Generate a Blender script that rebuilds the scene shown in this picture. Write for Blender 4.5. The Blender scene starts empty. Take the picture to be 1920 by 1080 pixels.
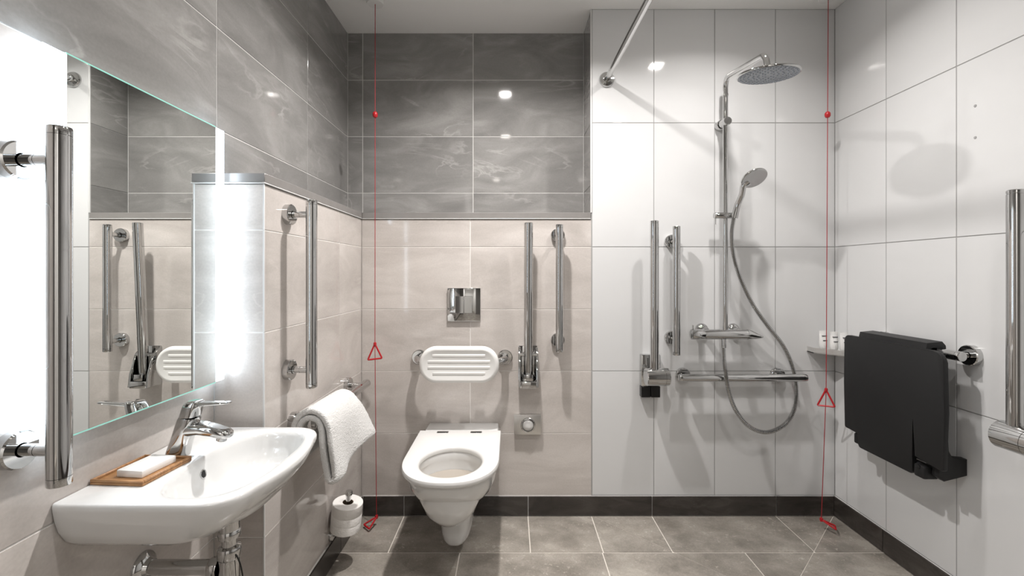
import bpy, bmesh, math, random
from mathutils import Vector, Matrix
random.seed(7)
sc = bpy.context.scene
COL = sc.collection
R = math.radians

# ------------------------------------------------------------------ camera, world, exposure
CAM_H = 1.171
FPX = 853.33
cd = bpy.data.cameras.new('camera')
cd.sensor_width = 36.0
cd.lens = 16.0
cd.shift_x = 2.0 / 1920
cd.shift_y = -28.0 / 1920
cd.clip_start = 0.02
cam = bpy.data.objects.new('camera', cd)
cam.location = (0, 0, CAM_H)
cam.rotation_euler = (R(90), 0, 0)
COL.objects.link(cam)
sc.camera = cam

w = bpy.data.worlds.new('world')
w.use_nodes = True
w.node_tree.nodes['Background'].inputs[0].default_value = (0.8, 0.85, 0.9, 1)
w.node_tree.nodes['Background'].inputs[1].default_value = 0.3
sc.world = w

sc.view_settings.view_transform = 'Standard'
sc.view_settings.look = 'None'
sc.view_settings.gamma = 1.0
sc.view_settings.use_curve_mapping = False
sc.view_settings.exposure = 0.45
DOWNLIGHT_W = 18.5
STRIP_STRENGTH = 8.5

# room dimensions (metres; camera stands at x=0, y=0)
YB = 2.2          # tiled wall behind toilet and shower
YR = 2.42         # wall at the back of the recess
XR = 1.566        # right wall
XL = -0.868       # left wall with the mirror
XP = -0.722       # boxed-out lower left wall
YP = 1.331        # face of the boxing towards the camera
XS = 0.388        # line between toilet wall and shower wall
HC = 2.447        # ceiling
LEDGE0, LEDGE1 = 1.432, 1.463
YF = -0.85        # wall behind the camera
LX0, LX1, LY = -0.585, 0.445, -2.3   # entrance lobby behind the camera


def P(px, py, y):
    """world point seen at a pixel of the 1920x1080 photo at depth y"""
    return Vector(((px - 958) * y / FPX, y, CAM_H - (py - 512) * y / FPX))

# ------------------------------------------------------------------ materials
MATS = {}


def new_mat(name):
    m = bpy.data.materials.new(name)
    m.use_nodes = True
    nt = m.node_tree
    b = nt.nodes['Principled BSDF']
    MATS[name] = m
    return m, nt, b


def simple(name, col, rough=0.5, metal=0.0, spec=0.5, coat=0.0, noise=0.0, nscale=30.0, bump=0.0, bscale=200.0, rnoise=0.0):
    m, nt, b = new_mat(name)
    b.inputs['Base Color'].default_value = (*col, 1)
    b.inputs['Roughness'].default_value = rough
    b.inputs['Metallic'].default_value = metal
    b.inputs['Specular IOR Level'].default_value = spec
    b.inputs['Coat Weight'].default_value = coat
    b.inputs['Coat Roughness'].default_value = 0.05
    tc = nt.nodes.new('ShaderNodeTexCoord')
    if noise > 0:
        n = nt.nodes.new('ShaderNodeTexNoise')
        n.inputs['Scale'].default_value = nscale
        n.inputs['Detail'].default_value = 5
        nt.links.new(tc.outputs['Object'], n.inputs['Vector'])
        mx = nt.nodes.new('ShaderNodeMix')
        mx.data_type = 'RGBA'
        mx.inputs[6].default_value = (*[c * (1 - noise) for c in col], 1)
        mx.inputs[7].default_value = (*[min(1, c * (1 + noise)) for c in col], 1)
        nt.links.new(n.outputs['Fac'], mx.inputs[0])
        nt.links.new(mx.outputs[2], b.inputs['Base Color'])
    if bump > 0:
        n2 = nt.nodes.new('ShaderNodeTexNoise')
        n2.inputs['Scale'].default_value = bscale
        n2.inputs['Detail'].default_value = 3
        nt.links.new(tc.outputs['Object'], n2.inputs['Vector'])
        bp = nt.nodes.new('ShaderNodeBump')
        bp.inputs['Strength'].default_value = bump
        bp.inputs['Distance'].default_value = 0.004
        nt.links.new(n2.outputs['Fac'], bp.inputs['Height'])
        nt.links.new(bp.outputs['Normal'], b.inputs['Normal'])
    return m


def stone(name, dark, mid, light, rough, scale=3.0, vein=0.5, vcol=None, speck=0.0, dvein=0.0, rvar=0.015, grain=0.10, aniso=2.6, dist=0.9):
    """tile stone: cloudy body, drawn-out streaks and thin veins, shifted per tile"""
    m, nt, b = new_mat(name)
    N = nt.nodes.new
    L = nt.links.new
    tc = N('ShaderNodeTexCoord')
    oi = N('ShaderNodeObjectInfo')
    sh = N('ShaderNodeVectorMath'); sh.operation = 'SCALE'
    cmb = N('ShaderNodeCombineXYZ')
    for i, k in enumerate((37.0, 91.0, 53.0)):
        mu = N('ShaderNodeMath'); mu.operation = 'MULTIPLY'
        mu.inputs[1].default_value = k
        L(oi.outputs['Random'], mu.inputs[0])
        L(mu.outputs[0], cmb.inputs[i])
    add = N('ShaderNodeVectorMath'); add.operation = 'ADD'
    L(tc.outputs['Object'], add.inputs[0])
    L(cmb.outputs[0], add.inputs[1])
    rot = N('ShaderNodeMapping')
    rot.inputs['Rotation'].default_value = (0, 0, R(32))
    rot.inputs['Scale'].default_value = (1.0, aniso, 1.0)
    L(add.outputs[0], rot.inputs['Vector'])
    n1 = N('ShaderNodeTexNoise')
    n1.inputs['Scale'].default_value = scale
    n1.inputs['Detail'].default_value = 9
    n1.inputs['Roughness'].default_value = 0.58
    n1.inputs['Distortion'].default_value = dist
    L(rot.outputs[0], n1.inputs['Vector'])
    cr = N('ShaderNodeValToRGB')
    e = cr.color_ramp.elements
    e[0].position = 0.32; e[0].color = (*dark, 1)
    e[1].position = 0.70; e[1].color = (*light, 1)
    k = e.new(0.52); k.color = (*mid, 1)
    L(n1.outputs['Fac'], cr.inputs[0])
    col = cr.outputs[0]

    def veins(sc_, width, strength, colour, seed):
        mp = N('ShaderNodeMapping')
        mp.inputs['Location'].default_value = (seed, seed * 1.7, 0)
        L(rot.outputs[0], mp.inputs['Vector'])
        n2 = N('ShaderNodeTexNoise')
        n2.inputs['Scale'].default_value = sc_
        n2.inputs['Detail'].default_value = 6
        n2.inputs['Distortion'].default_value = 1.2
        L(mp.outputs[0], n2.inputs['Vector'])
        s = N('ShaderNodeMath'); s.operation = 'SUBTRACT'; s.inputs[1].default_value = 0.5
        L(n2.outputs['Fac'], s.inputs[0])
        a = N('ShaderNodeMath'); a.operation = 'ABSOLUTE'
        L(s.outputs[0], a.inputs[0])
        mr = N('ShaderNodeMapRange')
        mr.inputs['From Min'].default_value = 0.0
        mr.inputs['From Max'].default_value = width
        mr.inputs['To Min'].default_value = strength
        mr.inputs['To Max'].default_value = 0.0
        L(a.outputs[0], mr.inputs['Value'])
        n3 = N('ShaderNodeTexNoise')
        n3.inputs['Scale'].default_value = 4.0
        L(add.outputs[0], n3.inputs['Vector'])
        mk = N('ShaderNodeMapRange')
        mk.inputs['From Min'].default_value = 0.5
        mk.inputs['From Max'].default_value = 0.66
        L(n3.outputs['Fac'], mk.inputs['Value'])
        mm = N('ShaderNodeMath'); mm.operation = 'MULTIPLY'
        L(mr.outputs[0], mm.inputs[0]); L(mk.outputs[0], mm.inputs[1])
        mx = N('ShaderNodeMix'); mx.data_type = 'RGBA'
        L(mm.outputs[0], mx.inputs[0])
        mx.inputs[7].default_value = (*colour, 1)
        return mx

    if vein > 0:
        mx = veins(2.2, 0.022, vein, vcol or light, 3.0)
        L(col, mx.inputs[6]); col = mx.outputs[2]
    if dvein > 0:
        mx = veins(1.7, 0.016, dvein, dark, 11.0)
        L(col, mx.inputs[6]); col = mx.outputs[2]
    # fine grain
    n4 = N('ShaderNodeTexNoise')
    n4.inputs['Scale'].default_value = 160
    n4.inputs['Detail'].default_value = 4
    L(add.outputs[0], n4.inputs['Vector'])
    mr4 = N('ShaderNodeMapRange')
    mr4.inputs['To Min'].default_value = 1 - grain
    mr4.inputs['To Max'].default_value = 1 + grain
    L(n4.outputs['Fac'], mr4.inputs['Value'])
    # each tile a little lighter or darker
    tv = N('ShaderNodeMapRange')
    tv.inputs['To Min'].default_value = 1 - min(0.05, grain)
    tv.inputs['To Max'].default_value = 1 + min(0.05, grain)
    L(oi.outputs['Random'], tv.inputs['Value'])
    mt = N('ShaderNodeMath'); mt.operation = 'MULTIPLY'
    L(mr4.outputs[0], mt.inputs[0]); L(tv.outputs[0], mt.inputs[1])
    vm = N('ShaderNodeVectorMath'); vm.operation = 'SCALE'
    L(col, vm.inputs[0]); L(mt.outputs[0], vm.inputs['Scale'])
    col = vm.outputs[0]
    if speck > 0:
        n5 = N('ShaderNodeTexNoise')
        n5.inputs['Scale'].default_value = 55
        n5.inputs['Detail'].default_value = 8
        n5.inputs['Roughness'].default_value = 0.75
        L(add.outputs[0], n5.inputs['Vector'])
        n6 = N('ShaderNodeTexNoise')
        n6.inputs['Scale'].default_value = 6
        L(add.outputs[0], n6.inputs['Vector'])
        ms = N('ShaderNodeMapRange')
        ms.inputs['From Min'].default_value = 0.56
        ms.inputs['From Max'].default_value = 0.72
        ms.inputs['To Max'].default_value = speck
        L(n5.outputs['Fac'], ms.inputs['Value'])
        mq = N('ShaderNodeMapRange')
        mq.inputs['From Min'].default_value = 0.42
        mq.inputs['From Max'].default_value = 0.62
        L(n6.outputs['Fac'], mq.inputs['Value'])
        mm = N('ShaderNodeMath'); mm.operation = 'MULTIPLY'
        L(ms.outputs[0], mm.inputs[0]); L(mq.outputs[0], mm.inputs[1])
        mx = N('ShaderNodeMix'); mx.data_type = 'RGBA'
        L(mm.outputs[0], mx.inputs[0])
        L(col, mx.inputs[6])
        mx.inputs[7].default_value = (*[min(1, c * 1.7) for c in light], 1)
        col = mx.outputs[2]
    L(col, b.inputs['Base Color'])
    rr = N('ShaderNodeMapRange')
    rr.inputs['To Min'].default_value = rough - rvar
    rr.inputs['To Max'].default_value = rough + rvar
    L(n1.outputs['Fac'], rr.inputs['Value'])
    L(rr.outputs[0], b.inputs['Roughness'])
    return m


stone('grey_tile', (0.205, 0.200, 0.193), (0.258, 0.252, 0.243), (0.335, 0.328, 0.317), 0.055, 2.6, 0.40, (0.52, 0.51, 0.49), dvein=0.35)
stone('beige_tile', (0.450, 0.414, 0.386), (0.530, 0.492, 0.462), (0.612, 0.574, 0.542), 0.07, 2.2, 0.30, (0.66, 0.62, 0.58), dvein=0.10)
stone('floor_tile', (0.185, 0.166, 0.143), (0.290, 0.265, 0.232), (0.385, 0.355, 0.312), 0.27, 5.5, 0.10, (0.40, 0.38, 0.34), speck=0.9, grain=0.25, aniso=1.3, dist=0.2)
stone('skirting_tile', (0.026, 0.022, 0.019), (0.042, 0.036, 0.032), (0.065, 0.057, 0.050), 0.22, 6.0, 0.0, speck=0.35)
stone('white_tile', (0.632, 0.635, 0.634), (0.645, 0.648, 0.647), (0.658, 0.661, 0.660), 0.06, 1.0, 0.0, grain=0.004)
simple('grout_light', (0.80, 0.78, 0.75), 0.8, noise=0.08)
simple('grout_floor', (0.66, 0.62, 0.56), 0.85, noise=0.15, nscale=60)
simple('grout_white', (0.33, 0.33, 0.325), 0.8, noise=0.05)
simple('grout_grey', (0.66, 0.65, 0.63), 0.8, noise=0.05)
simple('plaster', (0.86, 0.855, 0.84), 0.75, noise=0.01)
simple('door_paint', (0.78, 0.77, 0.75), 0.4)
simple('ledge_stone', (0.22, 0.21, 0.20), 0.25, noise=0.12, nscale=20)
simple('trim_metal', (0.62, 0.62, 0.61), 0.3, 0.0, noise=0.03)
simple('chrome', (0.57, 0.57, 0.565), 0.045, 1.0)
simple('chrome_soft', (0.50, 0.50, 0.495), 0.14, 1.0)
simple('steel', (0.72, 0.71, 0.69), 0.36, 1.0)
simple('ceramic', (0.70, 0.70, 0.69), 0.08, 0.0, coat=0.6)
simple('seat_plastic', (0.70, 0.695, 0.68), 0.22)
simple('cushion', (0.74, 0.735, 0.715), 0.42)
simple('black_plastic', (0.012, 0.012, 0.0125), 0.46, spec=0.35, bump=0.12, bscale=900)
simple('black_gloss', (0.008, 0.008, 0.008), 0.2)
simple('dark_hole', (0.01, 0.01, 0.01), 0.6)
simple('red_plastic', (0.45, 0.012, 0.018), 0.35)
simple('red_cord', (0.33, 0.015, 0.022), 0.6)
simple('white_plastic', (0.78, 0.78, 0.76), 0.35)
simple('towel', (0.74, 0.735, 0.72), 0.95, spec=0.1, bump=1.0, bscale=330)
simple('paper', (0.82, 0.80, 0.77), 0.9, spec=0.1, bump=0.35, bscale=120)
simple('cardboard', (0.22, 0.17, 0.12), 0.9)
simple('soap', (0.84, 0.84, 0.82), 0.45)
simple('print_ink', (0.10, 0.10, 0.11), 0.6)
simple('tube_plastic', (0.76, 0.755, 0.74), 0.4)
simple('glass_edge', (0.35, 0.78, 0.68), 0.1)  # teal of the glass, with the light strips' glow put into the pale colour
simple('mirror_back', (0.45, 0.46, 0.47), 0.4)
simple('mirror', (0.90, 0.92, 0.905), 0.0, 1.0)
simple('spray_face', (0.20, 0.22, 0.25), 0.30, 0.35)
simple('rubber', (0.50, 0.54, 0.60), 0.6)
simple('water', (0.40, 0.36, 0.31), 0.02)


def wood_mat():
    m, nt, b = new_mat('bamboo')
    tc = nt.nodes.new('ShaderNodeTexCoord')
    mp = nt.nodes.new('ShaderNodeMapping')
    mp.inputs['Scale'].default_value = (8, 90, 8)
    n = nt.nodes.new('ShaderNodeTexNoise')
    n.inputs['Scale'].default_value = 3
    n.inputs['Detail'].default_value = 6
    cr = nt.nodes.new('ShaderNodeValToRGB')
    cr.color_ramp.elements[0].position = 0.3
    cr.color_ramp.elements[0].color = (0.27, 0.13, 0.052, 1)
    cr.color_ramp.elements[1].position = 0.7
    cr.color_ramp.elements[1].color = (0.44, 0.24, 0.105, 1)
    nt.links.new(tc.outputs['Object'], mp.inputs['Vector'])
    nt.links.new(mp.outputs[0], n.inputs['Vector'])
    nt.links.new(n.outputs['Fac'], cr.inputs[0])
    nt.links.new(cr.outputs[0], b.inputs['Base Color'])
    b.inputs['Roughness'].default_value = 0.42


wood_mat()


def emit_mat(name, col, strength):
    m, nt, b = new_mat(name)
    b.inputs['Base Color'].default_value = (0.8, 0.8, 0.8, 1)
    b.inputs['Emission Color'].default_value = (*col, 1)
    b.inputs['Emission Strength'].default_value = strength


emit_mat('led_strip', (0.74, 0.87, 1.0), STRIP_STRENGTH)
emit_mat('lamp_lens', (1.0, 0.93, 0.86), 30.0)

# ------------------------------------------------------------------ mesh helpers
ORG = {}


class MB:
    def __init__(self):
        self.bm = bmesh.new()

    def box(self, lo, hi, bevel=0.0, seg=2, mat=None):
        lo, hi = Vector(lo), Vector(hi)
        c = (lo + hi) / 2
        s = hi - lo
        M = Matrix.Translation(c) @ Matrix.Diagonal((s.x, s.y, s.z, 1))
        if mat is not None:
            M = mat @ M
        r = bmesh.ops.create_cube(self.bm, size=1.0, matrix=M)
        if bevel > 0:
            es = list({e for v in r['verts'] for e in v.link_edges})
            bmesh.ops.bevel(self.bm, geom=es, offset=bevel, segments=seg, profile=0.5, affect='EDGES')
        return self

    def loft(self, rings, cap0=True, cap1=True, closed=True):
        bm = self.bm
        vr = [[bm.verts.new(p) for p in ring] for ring in rings]
        n = len(vr[0])
        for a, b in zip(vr[:-1], vr[1:]):
            rng = range(n) if closed else range(n - 1)
            for i in rng:
                j = (i + 1) % n
                bm.faces.new((a[i], a[j], b[j], b[i]))
        if cap0:
            bm.faces.new(list(reversed(vr[0])))
        if cap1:
            bm.faces.new(vr[-1])
        return self

    def lathe(self, prof, origin, axis, n=32):
        """prof: list of (radius, distance along axis)"""
        axis = Vector(axis).normalized()
        origin = Vector(origin)
        t = Vector((0, 0, 1)) if abs(axis.z) < 0.9 else Vector((1, 0, 0))
        u = axis.cross(t).normalized()
        v = axis.cross(u).normalized()
        bm = self.bm
        rings = []
        for r, d in prof:
            c = origin + axis * d
            if r < 1e-6:
                rings.append([bm.verts.new(c)])
            else:
                rings.append([bm.verts.new(c + (u * math.cos(2 * math.pi * i / n) + v * math.sin(2 * math.pi * i / n)) * r) for i in range(n)])
        for a, b in zip(rings[:-1], rings[1:]):
            if len(a) == 1 and len(b) == 1:
                continue
            for i in range(n):
                j = (i + 1) % n
                if len(a) == 1:
                    bm.faces.new((a[0], b[j], b[i]))
                elif len(b) == 1:
                    bm.faces.new((a[i], a[j], b[0]))
                else:
                    bm.faces.new((a[i], a[j], b[j], b[i]))
        return self

    def tube(self, pts, r, n=16, caps=True, rfun=None):
        pts = [Vector(p) for p in pts]
        rings = []
        prev = None
        for i, p in enumerate(pts):
            if i == 0:
                t = (pts[1] - pts[0]).normalized()
            elif i == len(pts) - 1:
                t = (pts[-1] - pts[-2]).normalized()
            else:
                t = ((pts[i + 1] - p).normalized() + (p - pts[i - 1]).normalized()).normalized()
            if prev is None:
                a = Vector((0, 0, 1)) if abs(t.z) < 0.9 else Vector((1, 0, 0))
                u = t.cross(a).normalized()
            else:
                u = (prev - t * prev.dot(t)).normalized()
            prev = u
            v = t.cross(u)
            rr = rfun(i, len(pts)) if rfun else r
            rings.append([p + (u * math.cos(2 * math.pi * k / n) + v * math.sin(2 * math.pi * k / n)) * rr for k in range(n)])
        return self.loft(rings, caps, caps)

    def prism(self, outline, ext, bevel=0.0):
        """outline: list of 3D points (planar), extruded by vector ext"""
        bm = self.bm
        ext = Vector(ext)
        a = [bm.verts.new(p) for p in outline]
        b = [bm.verts.new(Vector(p) + ext) for p in outline]
        n = len(a)
        fs = [bm.faces.new(a), bm.faces.new(list(reversed(b)))]
        for i in range(n):
            j = (i + 1) % n
            fs.append(bm.faces.new((a[j], a[i], b[i], b[j])))
        if bevel > 0:
            es = list({e for f in fs[:2] for e in f.edges})
            bmesh.ops.bevel(bm, geom=es, offset=bevel, segments=2, profile=0.5, affect='EDGES')
        return self

    def build(self, name, mat, parent=None, origin=None, angle=38, kind=None, label=None):
        bm = self.bm
        bmesh.ops.recalc_face_normals(bm, faces=bm.faces)
        if parent is not None:
            o = ORG[parent.name]
        else:
            o = Vector(origin) if origin is not None else Vector((0, 0, 0))
        bmesh.ops.translate(bm, verts=bm.verts, vec=-o)
        me = bpy.data.meshes.new(name)
        bm.to_mesh(me)
        bm.free()
        for p in me.polygons:
            p.use_smooth = True
        me.set_sharp_from_angle(angle=R(angle))
        me.materials.append(MATS[mat])
        ob = bpy.data.objects.new(name, me)
        COL.objects.link(ob)
        if parent is not None:
            ob.parent = parent
        else:
            ob.location = o
        ORG[ob.name] = o
        if kind:
            ob['kind'] = kind
        if label:
            ob['label'] = label
        return ob


def thing(name, label, cat, loc, group=None):
    o = bpy.data.objects.new(name, None)
    o.empty_display_size = 0.05
    COL.objects.link(o)
    o.location = loc
    ORG[o.name] = Vector(loc)
    o['label'] = label
    o['category'] = cat
    if group:
        o['group'] = group
    return o


def tag(o, label, cat, group=None):
    o['label'] = label
    o['category'] = cat
    if group:
        o['group'] = group
    return o


def structure(o, label, cat):
    o['kind'] = 'structure'
    o['label'] = label
    o['category'] = cat
    return o


def fillet(pts, rads, seg=8):
    pts = [Vector(p) for p in pts]
    out = [pts[0]]
    for i in range(1, len(pts) - 1):
        p, a, b = pts[i], pts[i - 1], pts[i + 1]
        r = rads[i - 1]
        da, db = (a - p).normalized(), (b - p).normalized()
        s, e = p + da * r, p + db * r
        for k in range(seg + 1):
            t = k / seg
            out.append(s * (1 - t) ** 2 + p * 2 * t * (1 - t) + e * t * t)
    out.append(pts[-1])
    return out


def catmull(pts, n=10):
    pts = [Vector(p) for p in pts]
    q = [pts[0] * 2 - pts[1]] + pts + [pts[-1] * 2 - pts[-2]]
    out = []
    for i in range(1, len(q) - 2):
        a, b, c, d = q[i - 1], q[i], q[i + 1], q[i + 2]
        for k in range(n):
            t = k / n
            out.append(0.5 * ((2 * b) + (c - a) * t + (2 * a - 5 * b + 4 * c - d) * t * t + (3 * b - a - 3 * c + d) * t ** 3))
    out.append(pts[-1])
    return out


def resample(pts, step):
    out = [pts[0]]
    acc = 0.0
    for a, b in zip(pts[:-1], pts[1:]):
        l = (b - a).length
        d = step - acc
        while d <= l:
            out.append(a.lerp(b, d / l))
            d += step
        acc = (acc + l) % step
    return out

# ------------------------------------------------------------------ tiles
TILE_T = 0.0015
GAP = 0.0036
tile_cache = {}


def tile_mesh(wd, ht, mat, thick, bev):
    key = (round(wd, 4), round(ht, 4), mat, thick)
    if key in tile_cache:
        return tile_cache[key]
    a, b = wd / 2, ht / 2
    i = bev
    v = [(-a, -b, -thick), (a, -b, -thick), (a, b, -thick), (-a, b, -thick),
         (-a, -b, -i), (a, -b, -i), (a, b, -i), (-a, b, -i),
         (-a + i, -b + i, 0), (a - i, -b + i, 0), (a - i, b - i, 0), (-a + i, b - i, 0)]
    f = [(8, 9, 10, 11)]
    for s in (0, 4):
        for k in range(4):
            j = (k + 1) % 4
            f.append((s + k, s + j, s + 4 + j, s + 4 + k))
    f.append((3, 2, 1, 0))
    me = bpy.data.meshes.new('tile')
    me.from_pydata(v, [], f)
    me.update()
    me.materials.append(MATS[mat])
    tile_cache[key] = me
    return me


def tiles(wall, origin, u, v, us, vs, mat, name='tile', thick=TILE_T, bev=0.0006, gap=GAP):
    """lay tiles between the joint lines us x vs on the plane origin + u*U + v*V"""
    u, v = Vector(u), Vector(v)
    n = u.cross(v)
    origin = Vector(origin)
    for u0, u1 in zip(us[:-1], us[1:]):
        for v0, v1 in zip(vs[:-1], vs[1:]):
            wd, ht = u1 - u0 - gap, v1 - v0 - gap
            if wd < 0.004 or ht < 0.004:
                continue
            me = tile_mesh(wd, ht, mat, thick, bev)
            o = bpy.data.objects.new(name, me)
            c = origin + u * (u0 + u1) / 2 + v * (v0 + v1) / 2
            M = Matrix((u, v, n)).transposed().to_4x4()
            M.translation = c
            COL.objects.link(o)
            o.parent = wall
            o.matrix_local = M


def lines(a, b, marks):
    return [a] + sorted(m for m in marks if a + 0.01 < m < b - 0.01) + [b]


G = 0.097
ROW3 = [G + 0.3 * k for k in range(0, 9)]
ROW6 = [G + 0.6 * k for k in range(0, 5)]
t_ = TILE_T

# --- shower wall
wall = structure(MB().box((XS, YB + t_, 0), (XR + 0.1, YR + 0.12, HC)).build('wall_back_right', 'grout_white'),
                 'white glossy tiled shower wall with tall stacked tiles', 'wall')
tiles(wall, (0, YB, 0), (1, 0, 0), (0, 0, 1), lines(XS + 0.004, XR, [0.691, 0.985, 1.279]), lines(0.0, HC, ROW6), 'white_tile')
tiles(wall, (XS - t_, 0, 0), (0, -1, 0), (0, 0, 1), [-YR, -YB], lines(LEDGE1, HC, ROW3), 'grey_tile')
o = MB().box((XS - 0.004, YB - 0.0015, LEDGE1), (XS + 0.004, YB + 0.004, HC), 0.0006, 1).build('corner_trim', 'trim_metal', wall)
# --- toilet wall, lower boxed-out part
wall = structure(MB().box((XP, YB + t_, 0), (XS, YR, LEDGE0 - 0.002)).build('wall_back_left', 'grout_light'),
                 'beige stone tiled lower wall behind the toilet', 'wall')
tiles(wall, (0, YB, 0), (1, 0, 0), (0, 0, 1), lines(XP, XS + 0.002, [-0.196]), lines(0.0, LEDGE0, ROW3), 'beige_tile')
# --- back wall of the recess
wall = structure(MB().box((XL - 0.1, YR + t_, LEDGE0 - 0.3), (XS, YR + 0.12, HC)).build('wall_back_recess', 'grout_grey'),
                 'grey stone tiled upper wall set back above the ledge', 'wall')
tiles(wall, (0, YR, 0), (1, 0, 0), (0, 0, 1), lines(XL, XS - t_, [-0.788, -0.201]), lines(LEDGE1, HC, ROW3), 'grey_tile')
# --- left wall with the mirror
wall = structure(MB().box((XL - 0.1, YF, 0), (XL - t_, YR, HC)).build('wall_left', 'grout_grey'),
                 'left wall of grey stone tiles above and beige tiles below carrying the mirror', 'wall')
Y_J = [1.345 - 0.6 * k for k in range(-2, 5)]
tiles(wall, (XL, 0, 0), (0, 1, 0), (0, 0, 1), lines(YF, YR, Y_J), lines(1.597, HC, ROW3), 'grey_tile')
tiles(wall, (XL, 0, 0), (0, 1, 0), (0, 0, 1), lines(YP, YR, Y_J), [LEDGE1, 1.597], 'grey_tile')
tiles(wall, (XL, 0, 0), (0, 1, 0), (0, 0, 1), lines(YF, YP, Y_J), lines(0.0, 1.597, ROW3), 'beige_tile')
# --- boxed-out lower left wall
wall = structure(MB().box((XL, YP + t_, 0), (XP - t_, YR, LEDGE0 - 0.002)).build('wall_left_lower', 'grout_light'),
                 'beige tiled boxed-out lower left wall carrying rail and towel', 'wall')
tiles(wall, (XP, 0, 0), (0, 1, 0), (0, 0, 1), lines(YP, YB, [1.918]), lines(0.0, LEDGE0, ROW3), 'beige_tile')
tiles(wall, (0, YP, 0), (1, 0, 0), (0, 0, 1), [XL, XP], lines(0.0, LEDGE0, ROW3), 'beige_tile')
MB().box((XP - 0.003, YP - 0.0015, 0.1), (XP + 0.0015, YP + 0.003, LEDGE0), 0.0006, 1).build('corner_trim', 'trim_metal', wall)
# --- right wall
wall = structure(MB().box((XR + t_, YF, 0), (XR + 0.1, YB + t_, HC)).build('wall_right', 'grout_white'),
                 'white glossy tiled right wall of the shower', 'wall')
tiles(wall, (XR, 0, 0), (0, -1, 0), (0, 0, 1), lines(-YB, -YF, [-1.9 + 0.3 * k for k in range(0, 10)]), lines(0.0, HC, ROW6), 'white_tile')
for hh in (1.735, 1.628):
    MB().lathe([(0, 0), (0.005, 0), (0.0045, 0.0012), (0, 0.0016)], (XR, 1.535, hh), (-1, 0, 0), 12).build('screw_plug', 'grout_white', wall)
# --- walls behind the camera, entrance lobby with a door
b = MB()
structure(b.box((XL, YF - 0.1, 0), (LX0, YF, HC)).build('wall_front_left', 'ledge_stone'), 'plain grey wall beside the entrance, left side', 'wall')
structure(MB().box((LX1, YF - 0.1, 0), (XR, YF, HC)).build('wall_front_right', 'ledge_stone'), 'plain grey wall beside the entrance, right side', 'wall')
structure(MB().box((LX0 - 0.1, LY, 0), (LX0, YF - 0.1, HC)).build('wall_lobby_left', 'plaster'), 'painted left wall of the entrance lobby', 'wall')
structure(MB().box((LX1, LY, 0), (LX1 + 0.1, YF - 0.1, HC)).build('wall_lobby_right', 'plaster'), 'painted right wall of the entrance lobby', 'wall')
structure(MB().box((LX0 - 0.1, LY - 0.1, 0), (LX1 + 0.1, LY, HC)).build('wall_front', 'plaster'), 'painted end wall of the lobby behind the door', 'wall')
dr = structure(MB().box((-0.50, LY, 0.004), (0.36, LY + 0.04, 2.04), 0.003, 1).build('door_1', 'door_paint'), 'white flush door at the end of the lobby', 'door')
d2 = MB().tube(fillet([(-0.42, LY + 0.04, 1.0), (-0.42, LY + 0.09, 1.0), (-0.30, LY + 0.09, 1.0)], [0.02], 6), 0.01, 12)
d2.build('door_handle', 'chrome', dr)
# --- ceiling
structure(MB().box((XL - 0.1, LY - 0.1, HC), (XR + 0.1, YR + 0.12, HC + 0.08)).build('ceiling', 'plaster'), 'smooth white painted ceiling', 'ceiling')

# --- ledge slabs and thin trims
def ledge(nm, lo, hi, lab):
    return structure(MB().box(lo, hi, 0.0015, 1).build(nm, 'ledge_stone'), lab, 'ledge')

ledge('trim_1', (XL, YP - 0.004, LEDGE0 + 0.004), (XP + 0.004, YR, LEDGE1), 'grey ledge along the top of the boxed-out left wall')
ledge('trim_2', (XP + 0.004, YB - 0.004, LEDGE0 + 0.004), (XS - 0.002, YR, LEDGE1), 'grey ledge above the toilet wall')
structure(MB().box((XL, YP - 0.006, LEDGE0 + 0.0), (XP + 0.005, YR, LEDGE0 + 0.004), 0.001, 1).build('trim_3', 'trim_metal'), 'thin pale metal trim under the left ledge', 'trim')
structure(MB().box((XP + 0.005, YB - 0.005, LEDGE0 + 0.0), (XS - 0.002, YR, LEDGE0 + 0.004), 0.001, 1).build('trim_4', 'trim_metal'), 'thin pale metal trim under the ledge above the toilet', 'trim')

# --- floor: rectangular tiles in the toilet half, envelope-cut falls in the shower half
floor = structure(MB().box((XL - 0.1, LY - 0.1, -0.08), (XR + 0.1, YR + 0.12, -TILE_T)).build('floor', 'grout_floor'), 'grey-brown stone tiled floor with pale grout', 'floor')


def clip(poly, a, bb, c):
    """keep the side a*x + b*y >= c"""
    out = []
    for i in range(len(poly)):
        p, q = poly[i], poly[(i + 1) % len(poly)]
        fp, fq = a * p[0] + bb * p[1] - c, a * q[0] + bb * q[1] - c
        if fp >= 0:
            out.append(p)
        if (fp > 0 > fq) or (fp < 0 < fq):
            t = fp / (fp - fq)
            out.append((p[0] + (q[0] - p[0]) * t, p[1] + (q[1] - p[1]) * t))
    return out


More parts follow.
